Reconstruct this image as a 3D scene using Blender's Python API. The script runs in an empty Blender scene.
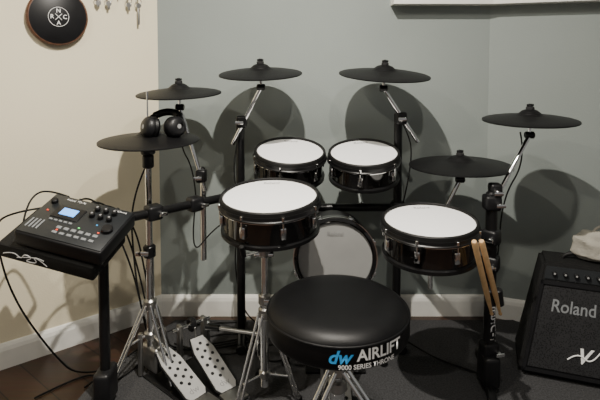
import bpy, bmesh, math, random
from mathutils import Vector as V, Matrix
random.seed(4)
sc = bpy.context.scene
COL = sc.collection

# ------------------------------------------------------------------ materials
def mat(name, col, rough=0.5, metal=0.0, var=0.0, vscale=20, bump=0.0, bscale=200, coat=0.0, emit=0.0, spec=0.5):
    m = bpy.data.materials.new(name); m.use_nodes = True
    nt = m.node_tree; b = nt.nodes['Principled BSDF']
    b.inputs['Base Color'].default_value = (*col, 1)
    b.inputs['Roughness'].default_value = rough
    b.inputs['Metallic'].default_value = metal
    b.inputs['Coat Weight'].default_value = coat
    b.inputs['Specular IOR Level'].default_value = spec
    if emit:
        b.inputs['Emission Color'].default_value = (*col, 1); b.inputs['Emission Strength'].default_value = emit
    tc = nt.nodes.new('ShaderNodeTexCoord')
    if var:
        n = nt.nodes.new('ShaderNodeTexNoise'); n.inputs['Scale'].default_value = vscale; n.inputs['Detail'].default_value = 4
        r = nt.nodes.new('ShaderNodeValToRGB')
        r.color_ramp.elements[0].position = .3; r.color_ramp.elements[1].position = .7
        r.color_ramp.elements[0].color = (*[c*(1-var) for c in col], 1)
        r.color_ramp.elements[1].color = (*[min(1, c*(1+var)) for c in col], 1)
        nt.links.new(tc.outputs['Object'], n.inputs['Vector']); nt.links.new(n.outputs['Fac'], r.inputs['Fac'])
        nt.links.new(r.outputs['Color'], b.inputs['Base Color'])
    if bump:
        n2 = nt.nodes.new('ShaderNodeTexNoise'); n2.inputs['Scale'].default_value = bscale
        bp = nt.nodes.new('ShaderNodeBump'); bp.inputs['Strength'].default_value = bump; bp.inputs['Distance'].default_value = .01
        nt.links.new(tc.outputs['Object'], n2.inputs['Vector']); nt.links.new(n2.outputs['Fac'], bp.inputs['Height'])
        nt.links.new(bp.outputs['Normal'], b.inputs['Normal'])
    return m

M_cream = mat('cream_paint', (.86, .78, .58), .75, var=.03, vscale=2, bump=.08, bscale=150)
M_grey = mat('greyblue_paint', (.272, .305, .292), .7, var=.03, vscale=2, bump=.08, bscale=150)
M_white = mat('white_trim', (.86, .85, .80), .45, var=.02)
M_ceil = mat('ceiling_paint', (.62, .61, .57), .8, var=.02)
M_blackmetal = mat('black_powdercoat', (.006, .006, .0065), .32, var=.2, spec=.4)
M_plastic = mat('black_plastic', (.007, .007, .008), .42, var=.2, spec=.35)
M_chrome = mat('chrome', (.88, .88, .88), .09, 1.0, var=.04)
M_steel = mat('brushed_steel', (.5, .49, .47), .32, 1.0, var=.1)
M_shell = mat('gloss_black_shell', (.005, .0045, .0045), .10, var=.2, coat=.7)
M_headw = mat('mesh_head_white', (.90, .90, .90), .6, var=.02, vscale=300, bump=.05, bscale=900)
M_kickhead = mat('kick_mesh_grey', (.33, .33, .32), .6, var=.06, vscale=8)
M_rubber = mat('rim_rubber', (.006, .006, .006), .55, var=.2, spec=.3)
M_vinyl = mat('black_vinyl', (.003, .003, .0035), .42, var=.2, bump=.10, bscale=500, spec=.25)
M_fabric = mat('black_fabric', (.012, .012, .013), .9, var=.3, bump=.2, bscale=600)
M_wood = mat('hickory', (.56, .36, .18), .5, var=.15, vscale=40)
M_whiteink = mat('white_ink', (.85, .85, .85), .5, var=.02)
M_greyink = mat('grey_ink', (.25, .25, .25), .5, var=.02)
M_blueink = mat('blue_ink', (.04, .38, .85), .5, var=.02)
M_lcd = mat('lcd_blue', (.12, .38, .95), .3, emit=1.6)
M_red = mat('red_led', (.8, .06, .02), .3, emit=1.2)
M_green = mat('green_led', (.1, .7, .15), .3, emit=1.0)
M_modtop = mat('module_top', (.016, .018, .020), .4, var=.1, spec=.4)
M_key = mat('button_grey', (.20, .21, .22), .5, var=.1)
M_plate = mat('footboard_grey', (.50, .50, .49), .35, .3, var=.1)
M_tolex = mat('amp_tolex', (.006, .006, .006), .7, var=.3, bump=.3, bscale=400, spec=.3)
M_bag = mat('beige_canvas', (.36, .34, .29), .8, var=.25, vscale=12, bump=.3, bscale=60)
M_lamp = mat('lamp_glow', (1, .9, .75), .5, emit=6)
M_deckedge = mat('walnut_edge', (.10, .04, .02), .45, var=.3, vscale=60)

def ring_mat():
    m = mat('cymbal_rubber', (.005, .005, .0055), .46, spec=.18)
    nt = m.node_tree; b = nt.nodes['Principled BSDF']
    tc = nt.nodes.new('ShaderNodeTexCoord'); w = nt.nodes.new('ShaderNodeTexWave')
    w.wave_type = 'RINGS'; w.rings_direction = 'Z'; w.inputs['Scale'].default_value = 45
    bp = nt.nodes.new('ShaderNodeBump'); bp.inputs['Strength'].default_value = .35; bp.inputs['Distance'].default_value = .002
    nt.links.new(tc.outputs['Object'], w.inputs['Vector']); nt.links.new(w.outputs['Fac'], bp.inputs['Height'])
    nt.links.new(bp.outputs['Normal'], b.inputs['Normal']); return m
M_cym = ring_mat()

def grille_mat():
    m = mat('speaker_grille', (.03, .03, .032), .55, .3)
    nt = m.node_tree; b = nt.nodes['Principled BSDF']
    tc = nt.nodes.new('ShaderNodeTexCoord'); v = nt.nodes.new('ShaderNodeTexVoronoi'); v.inputs['Scale'].default_value = 170
    r = nt.nodes.new('ShaderNodeValToRGB'); r.color_ramp.elements[0].color = (.003, .003, .003, 1); r.color_ramp.elements[1].color = (.025, .025, .027, 1)
    r.color_ramp.elements[0].position = .25; r.color_ramp.elements[1].position = .5
    nt.links.new(tc.outputs['Object'], v.inputs['Vector']); nt.links.new(v.outputs['Distance'], r.inputs['Fac']); nt.links.new(r.outputs['Color'], b.inputs['Base Color'])
    return m
M_grille = grille_mat()

def wood_floor():
    m = mat('dark_wood_planks', (.06, .035, .02), .35)
    nt = m.node_tree; b = nt.nodes['Principled BSDF']
    tc = nt.nodes.new('ShaderNodeTexCoord'); mp = nt.nodes.new('ShaderNodeMapping'); mp.inputs['Rotation'].default_value = (0, 0, math.radians(39))
    br = nt.nodes.new('ShaderNodeTexBrick'); br.inputs['Scale'].default_value = 1
    br.inputs['Brick Width'].default_value = 1.1; br.inputs['Row Height'].default_value = .12; br.inputs['Mortar Size'].default_value = .0025
    br.inputs['Color1'].default_value = (.10, .052, .030, 1); br.inputs['Color2'].default_value = (.055, .029, .018, 1); br.inputs['Mortar'].default_value = (.008, .005, .004, 1)
    mp2 = nt.nodes.new('ShaderNodeMapping'); mp2.inputs['Rotation'].default_value = (0, 0, math.radians(39)); mp2.inputs['Scale'].default_value = (3, 40, 1)
    n = nt.nodes.new('ShaderNodeTexNoise'); n.inputs['Scale'].default_value = 2; n.inputs['Detail'].default_value = 6
    mx = nt.nodes.new('ShaderNodeMix'); mx.data_type = 'RGBA'; mx.blend_type = 'MULTIPLY'; mx.inputs[0].default_value = .7
    L = nt.links.new
    L(tc.outputs['Object'], mp.inputs['Vector']); L(mp.outputs['Vector'], br.inputs['Vector'])
    L(tc.outputs['Object'], mp2.inputs['Vector']); L(mp2.outputs['Vector'], n.inputs['Vector'])
    L(br.outputs['Color'], mx.inputs[6]); L(n.outputs['Color'], mx.inputs[7]); L(mx.outputs[2], b.inputs['Base Color'])
    return m
M_floor = wood_floor()
M_rug = mat('charcoal_rug', (.040, .040, .042), .95, var=.5, vscale=160, bump=.6, bscale=350)

# ------------------------------------------------------------------ geometry helpers
def group(name, loc=(0, 0, 0)):
    e = bpy.data.objects.new(name, None); e.empty_display_size = .05; e.location = loc; COL.objects.link(e); return e

def add(name, me, m, G=None, M=None, smooth=False):
    o = bpy.data.objects.new(name, me); COL.objects.link(o)
    if m is not None:
        me.materials.append(m)
    if M is not None: o.matrix_basis = M
    if G is not None:
        o.parent = G; o.matrix_parent_inverse = Matrix.Translation(G.location).inverted()
    if smooth and hasattr(me, 'polygons'):
        for p in me.polygons: p.use_smooth = True
        try: me.set_sharp_from_angle(angle=math.radians(38))
        except Exception: pass
    return o

def frame(C, N, up=(0, 1, 0)):
    z = V(N).normalized(); y = V(up); y = (y - z*y.dot(z)).normalized(); x = y.cross(z)
    M = Matrix((x, y, z)).transposed().to_4x4(); M.translation = V(C); return M

def axes(C, x, y, z):
    M = Matrix((V(x).normalized(), V(y).normalized(), V(z).normalized())).transposed().to_4x4(); M.translation = V(C); return M

def lathe(name, prof, m, G, M=None, seg=64, closed=False):
    bm = bmesh.new(); rings = []
    for r, z in prof:
        if r < 1e-6: rings.append([bm.verts.new((0, 0, z))])
        else: rings.append([bm.verts.new((r*math.cos(2*math.pi*i/seg), r*math.sin(2*math.pi*i/seg), z)) for i in range(seg)])
    pairs = list(zip(rings, rings[1:]))
    if closed: pairs.append((rings[-1], rings[0]))
    for a, b in pairs:
        for i in range(seg):
            j = (i+1) % seg
            if len(a) == 1 and len(b) == 1: continue
            if len(a) == 1: bm.faces.new((a[0], b[j], b[i]))
            elif len(b) == 1: bm.faces.new((a[i], a[j], b[0]))
            else: bm.faces.new((a[i], a[j], b[j], b[i]))
    bmesh.ops.recalc_face_normals(bm, faces=bm.faces)
    me = bpy.data.meshes.new(name); bm.to_mesh(me); bm.free()
    return add(name, me, m, G, M, True)

def rod(name, p1, p2, r, m, G, r2=None, seg=20):
    p1, p2 = V(p1), V(p2); d = p2-p1; L = d.length; r2 = r if r2 is None else r2
    up = (0, 1, 0) if abs(d.normalized().y) < .9 else (1, 0, 0)
    e = min(r*.25, L*.2)
    return lathe(name, [(0, 0), (r-e, 0), (r, e), (r2, L-e), (r2-e, L), (0, L)], m, G, frame(p1, d, up), seg)

def box(name, size, m, G, M=None, bev=.004, seg=2):
    bm = bmesh.new(); bmesh.ops.create_cube(bm, size=1)
    for v in bm.verts: v.co = V((v.co.x*size[0], v.co.y*size[1], v.co.z*size[2]))
    if bev: bmesh.ops.bevel(bm, geom=bm.edges[:], offset=bev, segments=seg, affect='EDGES', profile=.5)
    me = bpy.data.meshes.new(name); bm.to_mesh(me); bm.free()
    return add(name, me, m, G, M, bool(bev))

def T(x, y, z, rz=0, rx=0, ry=0):
    return Matrix.Translation((x, y, z)) @ Matrix.Rotation(rz, 4, 'Z') @ Matrix.Rotation(rx, 4, 'X') @ Matrix.Rotation(ry, 4, 'Y')

def cable(name, pts, r, m, G=None, kind='NURBS', cyc=False):
    cu = bpy.data.curves.new(name, 'CURVE'); cu.dimensions = '3D'; cu.bevel_depth = r; cu.bevel_resolution = 4; cu.use_fill_caps = True
    sp = cu.splines.new(kind); sp.points.add(len(pts)-1)
    for i, p in enumerate(pts): sp.points[i].co = (*p, 1)
    if kind == 'NURBS': sp.order_u = 3; sp.use_endpoint_u = not cyc; sp.resolution_u = 8
    sp.use_cyclic_u = cyc
    o = add(name, cu, m, G); return o

def poly_mesh(name, verts, faces, m, G=None, M=None, bev=0):
    bm = bmesh.new(); vs = [bm.verts.new(v) for v in verts]
    for f in faces: bm.faces.new([vs[i] for i in f])
    bmesh.ops.recalc_face_normals(bm, faces=bm.faces)
    if bev: bmesh.ops.bevel(bm, geom=bm.edges[:], offset=bev, segments=2, affect='EDGES')
    me = bpy.data.meshes.new(name); bm.to_mesh(me); bm.free(); return add(name, me, m, G, M, bool(bev))

def text(name, body, size, m, G, fn, bold=0.0, shear=0.0, align='CENTER'):
    cu = bpy.data.curves.new('tmp', 'FONT'); cu.body = body; cu.size = size; cu.align_x = align; cu.align_y = 'CENTER'
    cu.offset = bold; cu.shear = shear; cu.resolution_u = 4
    o = bpy.data.objects.new('tmp', cu); COL.objects.link(o)
    dg = bpy.context.evaluated_depsgraph_get(); dg.update()
    me = bpy.data.meshes.new_from_object(o.evaluated_get(dg)); bpy.data.objects.remove(o)
    me.name = name
    for v in me.vertices: v.co = fn(v.co.x, v.co.y)
    return add(name, me, m, G)

# ------------------------------------------------------------------ room
H = 2.4
YB = 2.42
LC = V((-.68, YB, 0)); RC = V((.905, YB, 0))
LD = V((-.78, -.63, 0)).normalized(); RD = V((.94, -.34, 0)).normalized()
LE = LC+LD*2.6; RE = RC+RD*2.4

def wall(name, a, b, h, th, m, z0=0):
    d = (b-a).normalized(); n = V((-d.y, d.x, 0))
    p = [a, b, b+n*th, a+n*th]
    vs = [(q.x, q.y, z0) for q in p]+[(q.x, q.y, z0+h) for q in p]
    return poly_mesh(name, vs, [(0, 1, 2, 3), (4, 5, 6, 7), (0, 1, 5, 4), (1, 2, 6, 5), (2, 3, 7, 6), (3, 0, 4, 7)], m)
wall('wall_left', LE, LC, H, .1, M_cream)
wall('wall_back', LC, RC, H, .1, M_grey)
wall('wall_right', RC, RE, H, .1, M_grey)

def baseboard(name, a, b):
    d = (b-a).normalized(); n = V((d.y, -d.x, 0))
    prof = [(0, 0), (.016, 0), (.016, .075), (.012, .09), (.006, .1), (0, .103)]
    vs = []
    for q in (a, b):
        for o, z in prof: vs.append((q+n*o)+V((0, 0, z)))
    k = len(prof); f = [tuple(range(k)), tuple(range(k, 2*k))]+[(i, (i+1) % k, (i+1) % k+k, i+k) for i in range(k)]
    poly_mesh(name, vs, f, M_white)
baseboard('baseboard_left', LE, LC); baseboard('baseboard_back', LC, RC); baseboard('baseboard_right', RC, RE)
poly_mesh('floor', [(-3.2, -2, -.05), (3.6, -2, -.05), (3.6, 2.7, -.05), (-3.2, 2.7, -.05), (-3.2, -2, 0), (3.6, -2, 0), (3.6, 2.7, 0), (-3.2, 2.7, 0)],
          [(0, 1, 2, 3), (4, 5, 6, 7), (0, 1, 5, 4), (1, 2, 6, 5), (2, 3, 7, 6), (3, 0, 4, 7)], M_floor)
poly_mesh('ceiling', [(-3.2, -2, H), (3.6, -2, H), (3.6, 2.7, H), (-3.2, 2.7, H), (-3.2, -2, H+.05), (3.6, -2, H+.05), (3.6, 2.7, H+.05), (-3.2, 2.7, H+.05)],
          [(0, 1, 2, 3), (4, 5, 6, 7), (0, 1, 5, 4), (1, 2, 6, 5), (2, 3, 7, 6), (3, 0, 4, 7)], M_ceil)
rp = [(-.60, 2.36), (1.02, 2.36), (1.45, 2.0), (1.45, .9), (-.95, .9), (-.80, 1.9)]
n = len(rp)
poly_mesh('area_rug', [(x, y, 0) for x, y in rp]+[(x, y, .006) for x, y in rp], [tuple(range(n)), tuple(range(n, 2*n))]+[(i, (i+1) % n, (i+1) % n+n, i+n) for i in range(n)], M_rug)
FZ = .006

# shelf (L-shaped, floating)
G = group('wall_shelf', (.9, 2.3, 1.5))
def slab(name, pts, z0, z1, m, G):
    k = len(pts)
    return poly_mesh(name, [(x, y, z0) for x, y in pts]+[(x, y, z1) for x, y in pts], [tuple(range(k)), tuple(range(k, 2*k))]+[(i, (i+1) % k, (i+1) % k+k, i+k) for i in range(k)], m, G)
nR = V((-.34, -.94, 0))
b = RC+RD*1.6; c = b+nR*.09
slab('board', [(.43, 2.42), (RC.x, RC.y), (b.x, b.y), (c.x, c.y), (.90-.015, 2.33), (.43, 2.33)], 1.508, 1.545, M_white, G)

# ------------------------------------------------------------------ drums
def drum(name, C, N, R, depth, nl=6, shellm=None, up=(0, 1, 0), a0=0.3):
    G = group(name, C); M = frame(C, N, up)
    lathe('mesh_head', [(0, -.003), (R-.006, -.005)], M_headw, G, M)
    lathe('rim_rubber', [(R-.008, -.010), (R-.0075, .001), (R-.005, .004), (R, .004), (R+.003, .001), (R+.004, -.012), (R-.004, -.016)], M_rubber, G, M, closed=True)
    lathe('hoop', [(R-.002, -.012), (R+.006, -.012), (R+.007, -.024), (R+.010, -.027), (R+.010, -.030), (R-.002, -.030)], M_blackmetal, G, M, closed=True)
    lathe('hoop_trim', [(R+.004, -.0305), (R+.009, -.0305), (R+.009, -.0325), (R+.004, -.0325)], M_chrome, G, M, closed=True)
    lathe('shell', [(R-.006, -.018), (R-.006, -depth+.012), (R-.001, -depth+.01), (R-.001, -depth), (R-.02, -depth-.002), (0, -depth-.002)], M_shell, G, M)
    lathe('bottom_hoop', [(R-.006, -depth+.012), (R+.004, -depth+.010), (R+.004, -depth-.002), (R-.010, -depth-.004)], M_blackmetal, G, M, closed=True)
    for i in range(nl):
        a = a0+2*math.pi*i/nl
        L = M @ Matrix.Rotation(a, 4, 'Z')
        box('lug_%d' % i, (.014, .020, .042), M_chrome, G, L @ T(R+.001, 0, -.03-depth*.32), .004)
        rod('rod_%d' % i, L @ V((R+.006, 0, -.018)), L @ V((R+.006, 0, -.03-depth*.32)), .0028, M_chrome, G, seg=10)
        rod('bolt_%d' % i, L @ V((R+.006, 0, -.026)), L @ V((R+.006, 0, -.011)), .0055, M_chrome, G, seg=8)
    text('logo', 'Roland', .022, M_greyink, G, lambda x, y: M @ V((x, y+R*.74, -.0022)))
    return G, M

def tiltN(back, side=0):
    return V((-math.sin(math.radians(side)), -math.sin(math.radians(back)), 1)).normalized()

G, Ms = drum('snare_drum', (-.108, 1.78, .770), tiltN(6, 1), .174, .125, 8)
G, Mt1 = drum('tom_drum', (-.042, 2.12, .869), tiltN(13, -2), .147, .115, 6)
G1 = G
G, Mt2 = drum('tom_drum.001', (.270, 2.12, .862), tiltN(13, 2), .147, .115, 6)
G2 = G
G, Mf = drum('floor_tom_drum', (.464, 1.78, .681), tiltN(4, 1), .166, .125, 8)
GF = G
for Gx, Mx, nm in ((G1, Mt1, 'a'), (G2, Mt2, 'b')):
    p = Mx @ V((0, .146, -.085))
    rod('mount_arm', p, V((p.x, p.y+.03, p.z-.01)), .011, M_chrome, Gx)
    rod('mount_post', V((p.x, p.y+.03, p.z)), V((p.x, p.y+.03, .66)), .010, M_chrome, Gx)
    rod('mount_link', V((p.x, p.y+.03, .66)), V((p.x, 2.2, .615)), .010, M_chrome, Gx)
    box('mount_bracket', (.06, .02, .05), M_plastic, Gx, T(p.x, p.y, p.z), .005)
p = Mf @ V((.06, .158, -.09))
box('mount_bracket', (.06, .04, .05), M_plastic, GF, T(p.x, p.y, p.z), .005)
rod('mount_rod', (.515, 1.955, .62), (.515, 1.955, .345), .0095, M_chrome, GF)
rod('mount_arm', (.515, 1.955, .50), (.60, 1.985, .50), .011, M_chrome, GF)
box('mount_clamp', (.045, .05, .05), M_plastic, GF, T(.515, 1.955, .50), .006)

# ------------------------------------------------------------------ bass drum
KZ = .452
G = group('bass_drum', (.142, 2.0, KZ)); M = frame((.142, 2.0, KZ), (0, -1, .02), (0, 0, 1))
R = .152
lathe('mesh_head', [(0, .004), (R, .002)], M_kickhead, G, M)
lathe('hoop', [(R-.004, -.01), (R-.003, .010), (R+.004, .014), (R+.014, .012), (R+.017, 0), (R+.016, -.03), (R, -.03)], M_shell, G, M, closed=True)
lathe('hoop_trim', [(R+.014, .010), (R+.018, .010), (R+.018, .004), (R+.014, .004)], M_chrome, G, M, closed=True)
lathe('shell', [(R+.004, -.02), (R+.004, -.14), (R-.02, -.15), (0, -.15)], M_blackmetal, G, M)
for i in range(8):
    L = M @ Matrix.Rotation(math.pi/8+i*math.pi/4, 4, 'Z')
    box('claw_%d' % i, (.014, .022, .035), M_chrome, G, L @ T(R+.018, 0, -.012), .003)
for s in (-1, 1):
    rod('leg_%d' % (s+1), (.142+s*.10, 2.08, .345), (.142+s*.20, 2.0, FZ+.012), .012, M_blackmetal, G)
    rod('foot_%d' % (s+1), (.142+s*.20, 2.0, FZ+.022), (.142+s*.20, 2.0, FZ), .016, M_rubber, G)
    rod('strut_%d' % (s+1), (.142+s*.09, 2.1, .34), (.142+s*.09, 2.02, FZ+.01), .012, M_blackmetal, G)
box('base_plate', (.24, .12, .012), M_blackmetal, G, T(.142, 2.0, FZ+.006), .003)
text('logo', 'Roland', .024, M_greyink, G, lambda x, y: M @ V((x, y+.10, .0055)))

# ------------------------------------------------------------------ cymbals
def cymbal(G, C, N, R, part='cymbal', stem=True):
    M = frame(C, N)
    s = R/.19
    prof = [(0, .026), (.018, .025), (.032*s, .020), (.043*s, .011), (.052*s, .005), (.07*s, .003), (R*.55, -.002), (R*.8, -.008), (R*.975, -.014), (R, -.016), (R, -.020), (R*.96, -.021), (R*.6, -.010), (.05, -.006), (0, -.006)]
    lathe(part, prof, M_cym, G, M, 96)
    if stem:
        lathe('felt', [(0, .036), (.014, .036), (.016, .030), (.014, .024), (0, .024)], M_fabric, G, M, 24)
        rod('wing_nut', M @ V((0, 0, .034)), M @ V((0, 0, .048)), .007, M_plastic, G)
        box('wings', (.028, .005, .009), M_plastic, G, M @ T(0, 0, .042), .002)
        rod('sleeve', M @ V((0, 0, -.045)), M @ V((0, 0, -.004)), .011, M_plastic, G)
        box('sensor', (.03, .05, .012), M_plastic, G, M @ T(0, .03, -.013), .003)
    return M

def boom(G, M, path, clamp, chrome=True):
    top = M @ V((0, 0, -.03)); tilt = M @ V((0, 0, -.075))
    rod('tilter_rod', top, tilt, .006, M_chrome, G)
    rod('tilter_joint', V(tilt)+V((-.018, 0, 0)), V(tilt)+V((.018, 0, 0)), .014, M_blackmetal, G)
    pts = [V(tilt)]+[V(p) for p in path]
    for i, (a, b) in enumerate(zip(pts, pts[1:])):
        rod('boom_%d' % i, a, b, .0085, M_chrome if chrome else M_blackmetal, G)
    c = V(clamp)
    box('boom_clamp', (.045, .045, .055), M_blackmetal, G, Matrix.Translation(c), .01, 3)
    rod('clamp_knob', c+V((-.005, -.02, 0)), c+V((-.005, -.05, 0)), .010, M_chrome, G)
    box('clamp_wing', (.034, .006, .014), M_chrome, G, Matrix.Translation(c+V((-.005, -.052, 0))), .002)

G = group('crash_cymbal', (-.168, 2.15, 1.205)); M = cymbal(G, (-.168, 2.15, 1.209), tiltN(7, 1), .177)
boom(G, M, [(-.293, 2.17, .885)], (-.252, 2.175, .985))
G = group('crash_cymbal.001', (.362, 2.15, 1.20)); M = cymbal(G, (.360, 2.15, 1.204), tiltN(7, -2), .193)
boom(G, M, [(.51, 2.17, .895)], (.438, 2.175, 1.0))
G = group('crash_cymbal.002', (-.504, 2.1, 1.123)); M = cymbal(G, (-.504, 2.1, 1.128), tiltN(4, 1), .174)
boom(G, M, [(-.398, 2.1, .70)], (-.415, 2.1, .765))
rod('lower_tube', (-.410, 2.11, .80), (-.410, 2.11, .40), .0125, M_chrome, G)
G = group('crash_cymbal.003', (.90, 1.95, 1.03)); M = cymbal(G, (.892, 1.95, 1.034), tiltN(2, 1), .176)
boom(G, M, [(.745, 1.885, .735)], (.735, 1.88, .76))
rod('tube', (.745, 1.885, .78), (.72, 1.86, .70), .013, M_blackmetal, G)
G = group('ride_cymbal', (.656, 2.05, .825)); M = cymbal(G, (.656, 2.05, .836), tiltN(0, 1), .205)
boom(G, M, [(.575, 2.04, .60)], (.575, 2.04, .61))

# ------------------------------------------------------------------ hi-hat stand
HX, HY = -.592, 1.95
G = group('hi_hat_stand', (HX, HY, 0))
M = cymbal(G, (HX+.006, HY, .955), tiltN(2, 0), .190, 'top_cymbal', False)
Mb = frame((HX, HY, .923), tiltN(2, 0)) @ Matrix.Rotation(math.pi, 4, 'X')
lathe('bottom_cymbal', [(0, .02), (.03, .018), (.05, .004), (.10, -.002), (.185, -.012), (.185, -.017), (.10, -.008), (0, .006)], M_cym, G, Mb, 96)
rod('pull_rod', (HX, HY, .40), (HX, HY, 1.13), .0035, M_chrome, G)
rod('clutch', (HX, HY, .975), (HX, HY, 1.025), .011, M_blackmetal, G)
box('clutch_wing', (.036, .008, .014), M_chrome, G, T(HX, HY-.012, 1.003), .002)
rod('upper_tube', (HX, HY, .40), (HX, HY, .895), .0125, M_chrome, G)
rod('seat_cup', (HX, HY, .883), (HX, HY, .913), .028, M_plastic, G)
rod('control_box', (HX, HY, .83), (HX, HY, .883), .022, M_plastic, G)
rod('lower_tube', (HX, HY, .09), (HX, HY, .50), .0165, M_chrome, G)
rod('height_collar', (HX, HY, .475), (HX, HY, .525), .024, M_blackmetal, G)
box('height_wing', (.05, .008, .018), M_chrome, G, T(HX-.02, HY-.03, .50), .002)
rod('leg_collar', (HX, HY, .27), (HX, HY, .31), .026, M_steel, G)
rod('low_collar', (HX, HY, .15), (HX, HY, .18), .026, M_steel, G)
for i, a in enumerate((215, 320, 80)):
    a = math.radians(a); d = V((math.cos(a), math.sin(a), 0))
    f = V((HX, HY, 0))+d*.15
    for s in (-1, 1):
        t = V((-d.y, d.x, 0))*.012*s
        rod('leg_%d_%d' % (i, s+1), V((HX, HY, .29))+d*.02+t, f+V((0, 0, FZ+.015))+t, .005, M_chrome, G)
    rod('brace_%d' % i, V((HX, HY, .165))+d*.02, V((HX, HY, 0))+d*.09+V((0, 0, .145)), .005, M_chrome, G)
    rod('foot_%d' % i, f+V((0, 0, FZ)), f+V((0, 0, FZ+.03)), .014, M_rubber, G)
box('frame_casting', (.10, .05, .10), M_steel, G, T(HX+.01, HY, .075, math.radians(-40)), .012, 3)
box('side_post_a', (.018, .02, .17), M_steel, G, T(HX-.035, HY-.02, FZ+.088), .004)
box('side_post_b', (.018, .02, .17), M_steel, G, T(HX+.045, HY+.02, FZ+.088), .004)

def footboard(G, toe, heel, w, pre=''):
    toe, heel = V(toe), V(heel); d = (heel-toe); L = d.length; y = d.normalized(); x = y.cross(V((0, 0, 1))).normalized(); z = x.cross(y)
    if z.z < 0: z = -z; x = -x
    Mx = axes((toe+heel)/2, x, y, z)
    k = [(-.32, -.5), (.32, -.5), (.5, -.25), (.5, .42), (.36, .5), (-.36, .5), (-.5, .42), (-.5, -.25)]
    def plate(nm, sc_, z0, z1, m):
        vs = [(a*w*sc_, b*L*(1-(1-sc_)*.4), z0) for a, b in k]+[(a*w*sc_, b*L*(1-(1-sc_)*.4), z1) for a, b in k]
        n = len(k)
        poly_mesh(nm, vs, [tuple(range(n)), tuple(range(n, 2*n))]+[(i, (i+1) % n, (i+1) % n+n, i+n) for i in range(n)], m, G, Mx)
    plate(pre+'footboard_rim', 1.0, -.006, 0, M_blackmetal)
    plate(pre+'footboard', .90, 0, .003, M_plate)
    for r in range(9):
        for c in (-1, 0, 1):
            if (r+c) % 2 == 0:
                rod(pre+'grip_%d_%d' % (r, c+1), Mx @ V((c*w*.24, (-.36+r*.075)*L, .003)), Mx @ V((c*w*.24, (-.36+r*.075)*L, .0055)), .0065, M_plastic, G, seg=10)
    text(pre+'mark', 'dw', .035, M_greyink, G, lambda a, b: Mx @ V((-a, -b+L*.36, .0036)))
    hb = V((heel.x, heel.y, 0)); yy = V((y.x, y.y, 0)).normalized(); xx = V((yy.y, -yy.x, 0))
    box(pre+'heel_plate', (w*.9, .07, .012), M_steel, G, axes(hb+yy*.03+V((0, 0, FZ+.012)), xx, yy, (0, 0, 1)), .003)
    mid = (V((toe.x, toe.y, 0))+hb)/2
    box(pre+'base_plate', (w*1.15, (hb-V((toe.x, toe.y, 0))).length+.10, .006), M_blackmetal, G, axes(mid+V((0, 0, FZ+.003)), xx, yy, (0, 0, 1)), .002)
    return xx, yy

footboard(G, (-.545, 1.93, .115), (-.365, 1.775, .022), .095, 'pedal_')
rod('pedal_link', (HX+.01, HY-.005, .20), (-.55, 1.935, .115), .004, M_steel, G)

# double bass drum pedal
G = group('bass_drum_pedal', (-.35, 1.93, 0))
def pedal(G, toe, heel, w, pre, beater):
    xx, yy = footboard(G, toe, heel, w, pre)
    t = V((toe[0], toe[1], 0))-yy*.03
    for s in (-1, 1):
        box(pre+'post_%d' % (s+1), (.016, .03, .17), M_steel, G, axes(t+xx*s*.055+V((0, 0, FZ+.09)), xx, yy, (0, 0, 1)), .004)
    rod(pre+'axle', t-xx*.085+V((0, 0, .165)), t+xx*.085+V((0, 0, .165)), .007, M_chrome, G)
    rod(pre+'cam', t-xx*.012+V((0, 0, .165)), t+xx*.012+V((0, 0, .165)), .028, M_blackmetal, G)
    rod(pre+'chain', t+yy*.026+V((0, 0, .165)), V(toe)+V((0, 0, .002)), .004, M_steel, G)
    rod(pre+'spring', t-xx*.075+V((0, 0, .15)), t-xx*.075+V((0, 0, .05)), .008, M_chrome, G)
    if beater:
        top = t+yy*.03+V((0, 0, .37))
        rod(pre+'beater_rod', t+V((0, 0, .165)), top, .004, M_chrome, G)
        rod(pre+'beater', top-yy*.03, top+yy*.02, .024, M_fabric, G)
    return t, xx
ta, xa = pedal(G, (-.425, 2.0, .125), (-.262, 1.815, .022), .095, 'left_', False)
tb, xb = pedal(G, (.142, 1.86, .115), (.142, 1.66, .022), .09, 'right_', True)
rod('drive_shaft', ta+V((.08, -.02, .165)), (.06, 1.89, .165), .008, M_steel, G)
rod('universal_joint', ta+V((.06, -.015, .165)), ta+V((.12, -.03, .165)), .013, M_blackmetal, G)

# ------------------------------------------------------------------ snare stand
SX, SY = -.130, 1.80
G = group('snare_drum_stand', (SX, SY, 0))
rod('upper_tube', (SX, SY, .30), (SX, SY, .56), .0115, M_chrome, G)
rod('lower_tube', (SX, SY, .05), (SX, SY, .38), .0155, M_chrome, G)
rod('collar', (SX, SY, .36), (SX, SY, .40), .022, M_steel, G)
box('wing', (.04, .008, .018), M_chrome, G, T(SX+.02, SY-.025, .38), .002)
rod('basket_hub', (SX, SY, .54), (SX, SY, .585), .026, M_steel, G)
rod('tilter', (SX-.035, SY-.01, .55), (SX+.035, SY-.01, .55), .011, M_chrome, G)
for i, a in enumerate((250, 10, 130)):
    a = math.radians(a); d = V((math.cos(a), math.sin(a), 0))
    zt = .644+.10*math.sin(a)*.17
    e = V((SX, SY, 0))+d*.165
    rod('basket_arm_%d' % i, V((SX, SY, .565))+d*.015, e+V((0, 0, zt-.025)), .0065, M_chrome, G)
    rod('basket_grip_%d' % i, e+V((0, 0, zt-.03)), e+d*.018+V((0, 0, zt+.012)), .009, M_rubber, G)
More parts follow.
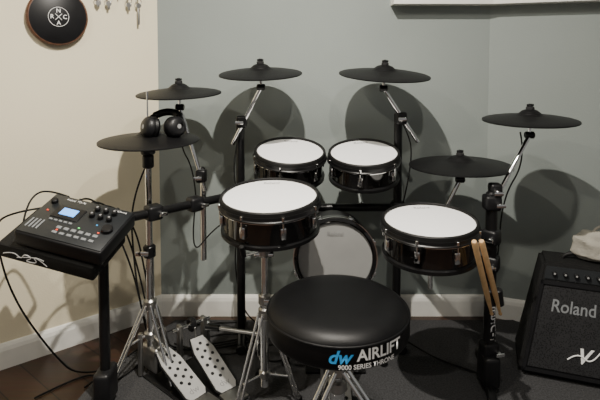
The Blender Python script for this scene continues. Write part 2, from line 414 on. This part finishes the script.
for i, a in enumerate((225, 345, 105)):
    a = math.radians(a); d = V((math.cos(a), math.sin(a), 0)); f = V((SX, SY, 0))+d*.13
    for s in (-1, 1):
        t = V((-d.y, d.x, 0))*.011*s
        rod('leg_%d_%d' % (i, s+1), V((SX, SY, .33))+d*.018+t, f+V((0, 0, FZ+.014))+t, .0048, M_chrome, G)
    rod('brace_%d' % i, V((SX, SY, .10)), V((SX, SY, 0))+d*.10+V((0, 0, .105)), .0045, M_chrome, G)
    rod('foot_%d' % i, f+V((0, 0, FZ)), f+V((0, 0, FZ+.03)), .013, M_rubber, G)
rod('leg_collar', (SX, SY, .31), (SX, SY, .35), .022, M_steel, G)
rod('low_collar', (SX, SY, .085), (SX, SY, .115), .021, M_steel, G)

# ------------------------------------------------------------------ rack
G = group('drum_rack', (0, 2.2, 0))
A = V((-.70, 1.76, 0)); B = V((-.262, 2.2, 0)); C = V((.43, 2.2, 0)); D = V((.716, 1.86, 0))
PR = .0185
def up(p, z): return V((p.x, p.y, z))
rod('post_a', up(A, FZ), up(A, .72), PR, M_blackmetal, G)
rod('post_b', up(B, FZ), up(B, 1.0), PR, M_blackmetal, G)
rod('post_c', up(C, FZ), up(C, 1.02), PR, M_blackmetal, G)
rod('post_d', up(D, FZ), up(D, .76), PR+.003, M_blackmetal, G)
rod('bar_left', up(A, .675)+V((-.04, -.04, 0)), up(B, .66), .0175, M_blackmetal, G)
rod('bar_back', up(B, .60), up(C, .60), .0175, M_blackmetal, G)
rod('bar_right', up(C, .60), up(D, .59), .0175, M_blackmetal, G)
rod('bar_low', up(D, .49)+V((-.02, .02, 0)), (.60, 1.985, .50), .015, M_blackmetal, G)
def clamp(p, z, i, rz=0):
    Mx = T(p.x, p.y, z, rz)
    box('clamp_%s' % i, (.062, .056, .058), M_plastic, G, Mx, .012, 3)
    rod('clamp_bolt_%s' % i, Mx @ V((.015, -.024, 0)), Mx @ V((.015, -.05, 0)), .008, M_chrome, G)
    box('clamp_wing_%s' % i, (.034, .006, .013), M_chrome, G, Mx @ T(.015, -.052, 0), .002)
clamp(A, .675, 'a', math.radians(45)); clamp(B, .66, 'b1', .4); clamp(B, .60, 'b2'); clamp(C, .60, 'c', -.3)
clamp(D, .59, 'd1', -.8); clamp(D, .49, 'd2', -.6); clamp(D, .72, 'd3', 0); clamp(D, .16, 'd4', .2)
mid = A.lerp(B, .32); clamp(mid, .67, 'm1', .78)
mid = A.lerp(B, .62); clamp(mid, .665, 'm2', .78)
rod('crash_link', (-.410, 2.11, .66), up(A.lerp(B, .72), .664), .012, M_blackmetal, G)
for nm, p, d in (('a', A, V((.25, -1, 0))), ('b', B, V((.1, -1, 0))), ('c', C, V((0, -1, 0))), ('d', D, V((-.2, -1, 0)))):
    d.normalize(); l = .13 if nm in 'bc' else .2
    rod('foot_%s' % nm, up(p, FZ+.022)-d*l, up(p, FZ+.022)+d*l, .016, M_blackmetal, G)
    for s in (-1, 1):
        rod('foot_cap_%s%d' % (nm, s+1), up(p, FZ+.022)+d*l*s*.9, up(p, FZ+.022)+d*(l+.008)*s, .0215, M_rubber, G)
box('foot_casting_d', (.06, .10, .12), M_plastic, G, T(D.x, D.y, .085), .015, 3)
box('foot_casting_a', (.06, .10, .12), M_plastic, G, T(A.x, A.y, .085), .015, 3)
def wrap(x, y):
    a = y/(PR+.0045)+.45
    return V((D.x+math.sin(a)*(PR+.0038), D.y-math.cos(a)*(PR+.0038), .27+x))
text('lettering', 'V-Drums', .042, M_whiteink, G, wrap, .0008)

# drumsticks in holder reaching forward from right front post
Gh = group('drumstick_holder', (.70, 1.80, .42))
rod('holder_arm', (.712, 1.845, .42), (.680, 1.735, .42), .008, M_blackmetal, Gh)
box('bracket', (.05, .03, .04), M_plastic, Gh, T(.676, 1.738, .42), .006)
rod('cup_a', (.668, 1.722, .395), (.658, 1.716, .455), .015, M_plastic, Gh)
rod('cup_b', (.698, 1.722, .395), (.688, 1.716, .455), .015, M_plastic, Gh)
def stick(name, tip, butt):
    butt, tip = V(butt), V(tip); L = (tip-butt).length; g = group(name, butt)
    lathe('stick', [(0, 0), (.0075, .0), (.0095, .005), (.0095, L*.70), (.0050, L*.955), (.0045, L*.965), (.0065, L*.98), (.0055, L*.995), (0, L)], M_wood, g, frame(butt, tip-butt), 16)
stick('drumstick', (.672, 1.724, .36), (.556, 1.585, .672))
stick('drumstick.001', (.702, 1.724, .36), (.585, 1.60, .668))

# ------------------------------------------------------------------ throne
TX, TY, TZ = .111, 1.45, .552
G = group('drum_throne', (TX, TY, 0)); M = T(TX, TY, TZ)
lathe('seat', [(0, .002), (.10, .001), (.155, -.002), (.182, -.008), (.198, -.018), (.206, -.030), (.2085, -.040), (.2085, -.080), (.206, -.088), (.198, -.096), (.18, -.10), (0, -.10)], M_vinyl, G, M, 96)
lathe('piping', [(.2065+.0035*math.cos(a*math.pi/4), -.031+.0035*math.sin(a*math.pi/4)) for a in range(8)], M_vinyl, G, M, 96, True)
lathe('underside', [(0, -.10), (.17, -.10), (.17, -.106), (0, -.106)], M_blackmetal, G, M)
def band(a0, z0):
    def f(x, y):
        a = a0+x/.2092
        return V((TX+.2094*math.sin(a), TY-.2094*math.cos(a), TZ+z0+y))
    return f
text('badge_dw', 'dw', .048, M_blueink, G, band(-.06, -.056), .0012, .3)
text('badge_airlift', 'AIRLIFT', .042, M_whiteink, G, band(.50, -.053), .0010)
text('badge_series', '9000 SERIES THRONE', .0175, M_whiteink, G, band(.32, -.081), .0004)
rod('seat_hub', (TX, TY, .36), (TX, TY, TZ-.104), .03, M_blackmetal, G)
rod('piston', (TX, TY, .16), (TX, TY, .38), .016, M_chrome, G)
rod('outer_tube', (TX, TY, .14), (TX, TY, .30), .022, M_chrome, G)
rod('collar', (TX, TY, .27), (TX, TY, .31), .028, M_steel, G)
for i, a in enumerate((100, 220, 340)):
    a = math.radians(a); d = V((math.cos(a), math.sin(a), 0)); f = V((TX, TY, 0))+d*.27
    for s in (-1, 1):
        t = V((-d.y, d.x, 0))*.014*s
        rod('leg_%d_%d' % (i, s+1), V((TX, TY, .34))+d*.02+t, f+V((0, 0, FZ+.016))+t, .0065, M_chrome, G)
    rod('brace_%d' % i, V((TX, TY, .155)), V((TX, TY, 0))+d*.16+V((0, 0, .145)), .006, M_chrome, G)
    rod('foot_%d' % i, f+V((0, 0, FZ)), f+V((0, 0, FZ+.034)), .018, M_rubber, G)
rod('leg_collar', (TX, TY, .32), (TX, TY, .355), .028, M_steel, G)

# ------------------------------------------------------------------ sound module
u = V((.30, -.05, -.055)).normalized(); v = V((.014, .2, .072)); v = (v-u*v.dot(u)).normalized(); w = u.cross(v)
ctr = V((-.752, 1.675, .708))
G = group('drum_sound_module', ctr); M = axes(ctr, u, v, w)
box('case', (.31, .215, .055), M_plastic, G, M @ T(0, 0, -.028), .008, 3)
box('top_panel', (.30, .205, .004), M_modtop, G, M @ T(0, 0, .001), .0015)
box('screen_bezel', (.10, .062, .004), M_plastic, G, M @ T(-.045, .022, .004), .001)
box('screen', (.056, .034, .003), M_lcd, G, M @ T(-.045, .024, .0062), .0005)
for i in range(5): box('key_%d' % i, (.012, .007, .005), M_key, G, M @ T(-.081+i*.018, -.022, .004), .001)
for i in range(6): box('pad_%d' % i, (.017, .012, .006), M_key, G, M @ T(-.03+i*.026, -.050, .004), .0015)
for i in range(6): box('pad_b%d' % i, (.017, .010, .006), M_key, G, M @ T(-.03+i*.026, -.074, .004), .0015)
for i in range(6):
    p = (.035+(i % 3)*.032, .068-(i//3)*.034)
    rod('knob_%d' % i, M @ V((*p, .002)), M @ V((*p, .020)), .0095, M_plastic, G)
    rod('knob_cap_%d' % i, M @ V((*p, .019)), M @ V((*p, .0212)), .004, M_greyink, G)
rod('dial', M @ V((.12, -.012, .002)), M @ V((.12, -.012, .018)), .019, M_plastic, G)
rod('volume', M @ V((-.125, .06, .002)), M @ V((-.125, .06, .018)), .012, M_plastic, G)
for i in range(4): box('fader_%d' % i, (.006, .045, .003), M_key, G, M @ T(-.135+i*.013, -.055, .003), .001)
for i, (x, y, mm) in enumerate(((.10, -.032, M_red), (-.12, .015, M_red), (.03, -.032, M_green), (-.03, -.062, M_red), (.075, .0, M_blueink))):
    box('led_%d' % i, (.006, .004, .003), mm, G, M @ T(x, y, .004), 0)
text('label', 'Roland  TD-30', .012, M_whiteink, G, lambda x, y: M @ V((x-.06, y+.088, .0035)))
text('label2', 'V-Drums', .012, M_whiteink, G, lambda x, y: M @ V((x+.11, y+.09, .0035)))
box('mount_box', (.35, .20, .055), M_tolex, G, M @ T(-.045, -.015, -.092), .008)
def ft(x, y): return M @ V((-.045+x, -.1162, -.092+y))
cu = [(-.15, -.005), (-.11, .014), (-.085, -.012), (-.07, .016), (-.04, .005), (-.075, -.016), (-.02, -.012), (-.045, .016), (0, .006)]
cable('painted_logo', [ft(*p) for p in cu], .0016, M_whiteink, G)
cable('painted_logo_b', [ft(*p) for p in [(-.10, -.008), (-.06, .004), (-.02, .012), (.01, -.014)]], .0013, M_whiteink, G)
rod('mount_rod', M @ V((.04, 0, -.10)), (-.70, 1.76, .60), .013, M_blackmetal, G)
box('mount_clamp', (.06, .06, .05), M_plastic, G, T(-.70, 1.76, .595), .01)
for i in range(5):
    p = V((-.13+i*.05, .105, -.03))
    rod('plug_%d' % i, M @ p, M @ (p+V((0, .035, 0))), .007, M_plastic, G)

G = group('cable_bundle', (-.8, 1.9, .5))
for i in range(1, 4):
    s = M @ V((-.13+i*.05, .14, -.03))
    cable('cable_%d' % i, [s, s+V((.01, .06, .01-.01*i)), s+V((.06, .14, -.12)), V((-.66+.02*i, 1.93, .40)), V((-.64+.02*i, 2.0, .10)), V((-.60+.05*i, 2.08, FZ+.008)), V((-.40+.06*i, 2.16, FZ+.006)), V((-.22+.05*i, 2.22, FZ+.006))], .0035, M_rubber, G)
def loopcable(nm, pts, r=.0035): cable(nm, pts, r, M_rubber, G)
loopcable('arc_a', [M @ V((-.155, .05, -.02)), (-1.00, 1.70, .73), (-1.08, 1.75, .66), (-1.06, 1.80, .40), (-.95, 1.86, .15), (-.85, 1.9, .006), (-.72, 2.02, .006)])
loopcable('arc_c', [M @ V((-.13, .14, -.03)), (-.94, 1.86, .77), (-.99, 1.84, .75), (-.98, 1.76, .69), (-.95, 1.70, .66)])
loopcable('hang_a', [(-.60, 1.93, .83), (-.66, 1.94, .70), (-.65, 1.93, .50), (-.625, 1.92, .30), (-.60, 2.05, .02), (-.45, 2.12, .012)])
loopcable('hang_b', [(-.21, 1.93, .68), (-.36, 2.10, .55), (-.46, 2.05, .42), (-.44, 2.1, .65)], .003)
loopcable('hang_c', [(-.26, 2.17, .95), (-.30, 2.16, .78), (-.25, 2.15, .62), (-.30, 2.2, .35), (-.24, 2.24, .02), (-.05, 2.25, .012)], .003)
loopcable('hang_d', [(.36, 2.17, 1.12), (.46, 2.15, .96), (.49, 2.16, .82), (.45, 2.18, .62)], .003)
loopcable('hang_e', [(-.50, 2.12, 1.06), (-.52, 2.13, .90), (-.45, 2.14, .78), (-.44, 2.12, .62)], .003)
loopcable('hang_f', [(.86, 1.96, .97), (.88, 1.95, .86), (.78, 1.92, .72), (.76, 1.90, .5), (.74, 1.92, .3), (.78, 2.0, .012)], .003)
loopcable('floor_a', [(-.55, 2.15, .012), (-.36, 2.05, .012), (-.2, 2.1, .012), (-.12, 2.0, .012), (-.02, 2.06, .012), (.05, 2.2, .012)])
loopcable('floor_b', [(-.42, 2.2, .012), (-.28, 2.26, .012), (-.18, 2.12, .012), (-.06, 2.16, .012), (.0, 2.28, .012), (.12, 2.3, .012)])
loopcable('floor_c', [(-.82, 1.86, .006), (-.7, 2.12, .006), (-.60, 2.28, .006), (-.45, 2.32, .012), (-.3, 2.33, .012)])
loopcable('floor_d', [(.74, 1.92, .012), (.6, 2.0, .012), (.5, 2.12, .012), (.42, 2.25, .012)])
loopcable('floor_e', [(-.98, 1.80, .005), (-.86, 1.95, .005), (-.78, 1.92, .005), (-.70, 1.86, .012), (-.62, 2.1, .012)])

# ------------------------------------------------------------------ headphones lying on the hi-hat
G = group('headphones', (-.535, 1.95, .99))
hz = .995
cL = V((-.578, 1.915, hz)); cR = V((-.480, 1.945, hz-.003))
for nm, c, s in (('left', cL, -1), ('right', cR, 1)):
    d = V((.72*s, -.65, .18)).normalized()
    Mx = frame(c, d, (0, 0, 1)) @ Matrix.Scale(1.12, 4)
    lathe('cup_'+nm, [(0, .020), (.024, .018), (.034, .010), (.037, 0), (.037, -.006), (.033, -.010), (0, -.010)], M_plastic, G, Mx, 36)
    lathe('pad_'+nm, [(.018, -.010), (.034, -.010), (.038, -.018), (.034, -.027), (.020, -.027), (.016, -.018)], M_vinyl, G, Mx, 36, True)
    lathe('badge_'+nm, [(0, .0208), (.008, .0204)], M_greyink, G, Mx, 24)
pts = []
for i in range(13):
    a = math.pi*i/12
    pts.append(V((-.529-.070*math.cos(a), 1.940+.085*math.sin(a), hz+.005+.045*math.sin(a))))
cable('headband', pts, .009, M_vinyl, G)
cable('headband_pad', [p+V((0, .003, -.003)) for p in pts[3:10]], .015, M_vinyl, G)

# ------------------------------------------------------------------ amplifier
G = group('drum_amplifier', (1.1, 2.0, .25))
U = V((.94, -.34, 0)).normalized(); Nf = V((-.34, -.94, 0)).normalized()
O = V((.865, 1.945, FZ+.012)); hA = .42; WA = .52
def Pa(x, y, z): return O+U*x-Nf*y+V((0, 0, z))
bl, br = Pa(0, 0, 0), Pa(WA, 0, 0)
tl, tr = Pa(.090, .09, hA), Pa(WA-.03, .09, hA)
vs = [bl, br, Pa(WA, .235, 0), Pa(0, .235, 0), tl, tr, Pa(WA-.03, .235, hA), Pa(.090, .235, hA)]
poly_mesh('cabinet', vs, [(0, 1, 2, 3), (4, 5, 6, 7), (0, 1, 5, 4), (1, 2, 6, 5), (2, 3, 7, 6), (3, 0, 4, 7)], M_tolex, G, None, .012)
nrm = (br-bl).cross(tl-bl).normalized()
if nrm.y > 0: nrm = -nrm
def F(s, t, o=0.0):
    return bl.lerp(br, s).lerp(tl.lerp(tr, s), t)+nrm*o
def quadbox(nm, s0, s1, t0, t1, o0, o1, m, bev=.003):
    q = [(s0, t0), (s1, t0), (s1, t1), (s0, t1)]
    vs = [F(a, b, o0) for a, b in q]+[F(a, b, o1) for a, b in q]
    return poly_mesh(nm, vs, [(0, 1, 2, 3), (4, 5, 6, 7), (0, 1, 5, 4), (1, 2, 6, 5), (2, 3, 7, 6), (3, 0, 4, 7)], m, G, None, bev)
quadbox('grille', .05, .95, .06, .80, -.002, .006, M_grille)
quadbox('frame_bottom', .02, .98, .02, .055, 0, .012, M_plastic); quadbox('frame_left', .02, .05, .02, .84, 0, .012, M_plastic)
quadbox('frame_right', .95, .98, .02, .84, 0, .012, M_plastic); quadbox('frame_mid', .02, .98, .80, .84, 0, .012, M_plastic)
quadbox('control_panel', .04, .96, .85, .97, 0, .005, M_modtop)
for i in range(9):
    s = .12+i*.095
    rod('knob_%d' % i, F(s, .91, .004), F(s, .91, .020), .009, M_plastic, G)
    rod('knob_cap_%d' % i, F(s, .91, .019), F(s, .91, .0212), .004, M_greyink, G)
def ft2(s0, t0, o, sc_=1):
    def f(x, y): return F(s0+x/WA, t0+y/hA, o)
    return f
text('badge_brand', 'Roland', .066, M_key, G, ft2(.32, .62, .0075), .0008)
text('badge_speaker', 'V', .075, M_whiteink, G, ft2(.42, .22, .0085), .002, .3)
cable('badge_swoosh', [F(.32, .18, .009), F(.39, .26, .009), F(.48, .16, .009), F(.54, .28, .009)], .0025, M_whiteink, G)
cable('handle', [Pa(.17, .16, hA), Pa(.18, .16, hA+.025), Pa(.28, .16, hA+.025), Pa(.29, .16, hA)], .008, M_rubber, G)
for x, y in ((.04, .04), (.48, .04), (.04, .20), (.48, .20)):
    rod('foot', Pa(x, y, -.012), Pa(x, y, .004), .016, M_rubber, G)

# canvas bag on the amp top
G = group('canvas_bag', (1.22, 2.03, .48))
bm = bmesh.new(); bmesh.ops.create_icosphere(bm, subdivisions=4, radius=1)
for q in bm.verts:
    c = q.co.copy(); k = 1+.10*math.sin(5*c.x+2*c.z)*math.cos(4*c.y+1)+.05*math.sin(11*c.z+3*c.x)
    sx = math.copysign(abs(c.x)**.7, c.x); sz = math.copysign(abs(c.z)**.6, c.z)
    q.co = V((sx*.115*k, c.y*.05*k, sz*.072*k if c.z > 0 else sz*.05))
me = bpy.data.meshes.new('bag'); bm.to_mesh(me); bm.free()
pb = Pa(.325, .17, hA+.05)
add('bag_body', me, M_bag, G, T(pb.x, pb.y, pb.z, -.35), True)
cable('bag_strap', [pb+V((-.05, .01, .055)), pb+V((-.04, .01, .095)), pb+V((.03, -.01, .095)), pb+V((.05, -.01, .055))], .005, M_bag, G)

# ------------------------------------------------------------------ round sign on left wall
WX = -LD; WN = V((.63, -.78, 0)).normalized()
base = LC+LD*.445
zc = 1.430
def onleft(x, z, o=0): return base+WX*x+V((0, 0, z))+WN*o
G = group('round_wall_sign', onleft(0, zc, .0))
Mx = frame(onleft(0, zc, 0), WN, (0, 0, 1))
RS = .120
lathe('wood_body', [(0, 0), (RS-.006, 0), (RS, .006), (RS, .026), (RS-.005, .032), (RS-.012, .033)], M_deckedge, G, Mx, 72)
lathe('black_face', [(0, .0335), (RS-.010, .0335), (RS-.006, .031)], M_plastic, G, Mx, 72)
oo = .036
cable('logo_ring', [onleft(.040*math.cos(a*math.pi/12), zc+.040*math.sin(a*math.pi/12), oo) for a in range(24)], .0012, M_whiteink, G, cyc=True)
for ch, dx, dz in (('N', 0, .025), ('A', 0, -.025), ('R', -.025, 0), ('C', .025, 0)):
    text('letter_'+ch, ch, .024, M_whiteink, G, lambda x, y, dx=dx, dz=dz: onleft(x+dx, zc+y+dz, .0352), .0004)
cable('logo_x', [onleft(-.013, zc-.013, oo), onleft(.013, zc+.013, oo)], .0014, M_whiteink, G, 'POLY')
cable('logo_x2', [onleft(-.013, zc+.013, oo), onleft(.013, zc-.013, oo)], .0014, M_whiteink, G, 'POLY')

# hanging keys
base2 = LC+LD*.19
def onl2(x, z, o=0): return base2+WX*x+V((0, 0, z))+WN*o
G = group('key_rack', onl2(0, 1.55, .01))
box('rack_board', (.24, .014, .03), M_white, G, axes(onl2(0, 1.565, .008), WX, (WN), (0, 0, 1)), .003)
for i, x in enumerate((-.09, -.045, .0, .045, .09)):
    cable('hook_%d' % i, [onl2(x, 1.56, .014), onl2(x, 1.550, .03), onl2(x, 1.535, .034), onl2(x, 1.529, .024), onl2(x, 1.535, .018)], .0026, M_steel, G)
    if i == 2: continue
    L = .020+.006*(i % 2)+(.07 if i == 4 else 0)
    cable('ring_%d' % i, [onl2(x+.013*math.cos(a*math.pi/6), 1.518+.013*math.sin(a*math.pi/6), .026) for a in range(12)], .0018, M_steel, G, cyc=True)
    box('key_blade_%d' % i, (.009, .002, L), M_steel, G, axes(onl2(x, 1.503-L/2, .026), WX, WN, (0, 0, 1)), .0006)
    rod('key_bow_%d' % i, onl2(x, 1.500, .0245), onl2(x, 1.500, .0275), .012, M_steel, G)

# ------------------------------------------------------------------ lights
def downlight(i, x, y, power, size, col):
    G = group('ceiling_downlight' if i == 0 else 'ceiling_downlight.%03d' % i, (x, y, H))
    lathe('trim', [(.055, -.001), (.08, -.001), (.08, -.008), (.055, -.004)], M_white, G, T(x, y, H), 40, True)
    lathe('lens', [(0, -.002), (.055, -.002)], M_lamp, G, T(x, y, H), 40)
    l = bpy.data.lights.new('bulb', 'AREA'); l.shape = 'DISK'; l.size = size; l.energy = power; l.color = col
    o = bpy.data.objects.new('bulb', l); COL.objects.link(o); o.parent = G; o.location = (0, 0, -.02)
warm = (1, .94, .84)
downlight(0, -.05, 1.1, 68, .04, warm)
downlight(1, .32, .55, 17, .06, warm)
downlight(2, -1.2, .2, 26, .12, (1, .92, .78))
downlight(3, 1.5, .0, 5, .12, warm)
W = bpy.data.worlds.new('World'); sc.world = W; W.use_nodes = True
W.node_tree.nodes['Background'].inputs[0].default_value = (1, .98, .95, 1)
W.node_tree.nodes['Background'].inputs[1].default_value = .23

# ------------------------------------------------------------------ camera
cam = bpy.data.cameras.new('camera'); co = bpy.data.objects.new('camera', cam); COL.objects.link(co)
co.location = (0, 0, 1.25); co.rotation_euler = (math.radians(87), 0, 0)
cam.sensor_width = 36; cam.lens = 30.3; cam.shift_y = -.189; cam.clip_start = .02
sc.camera = co
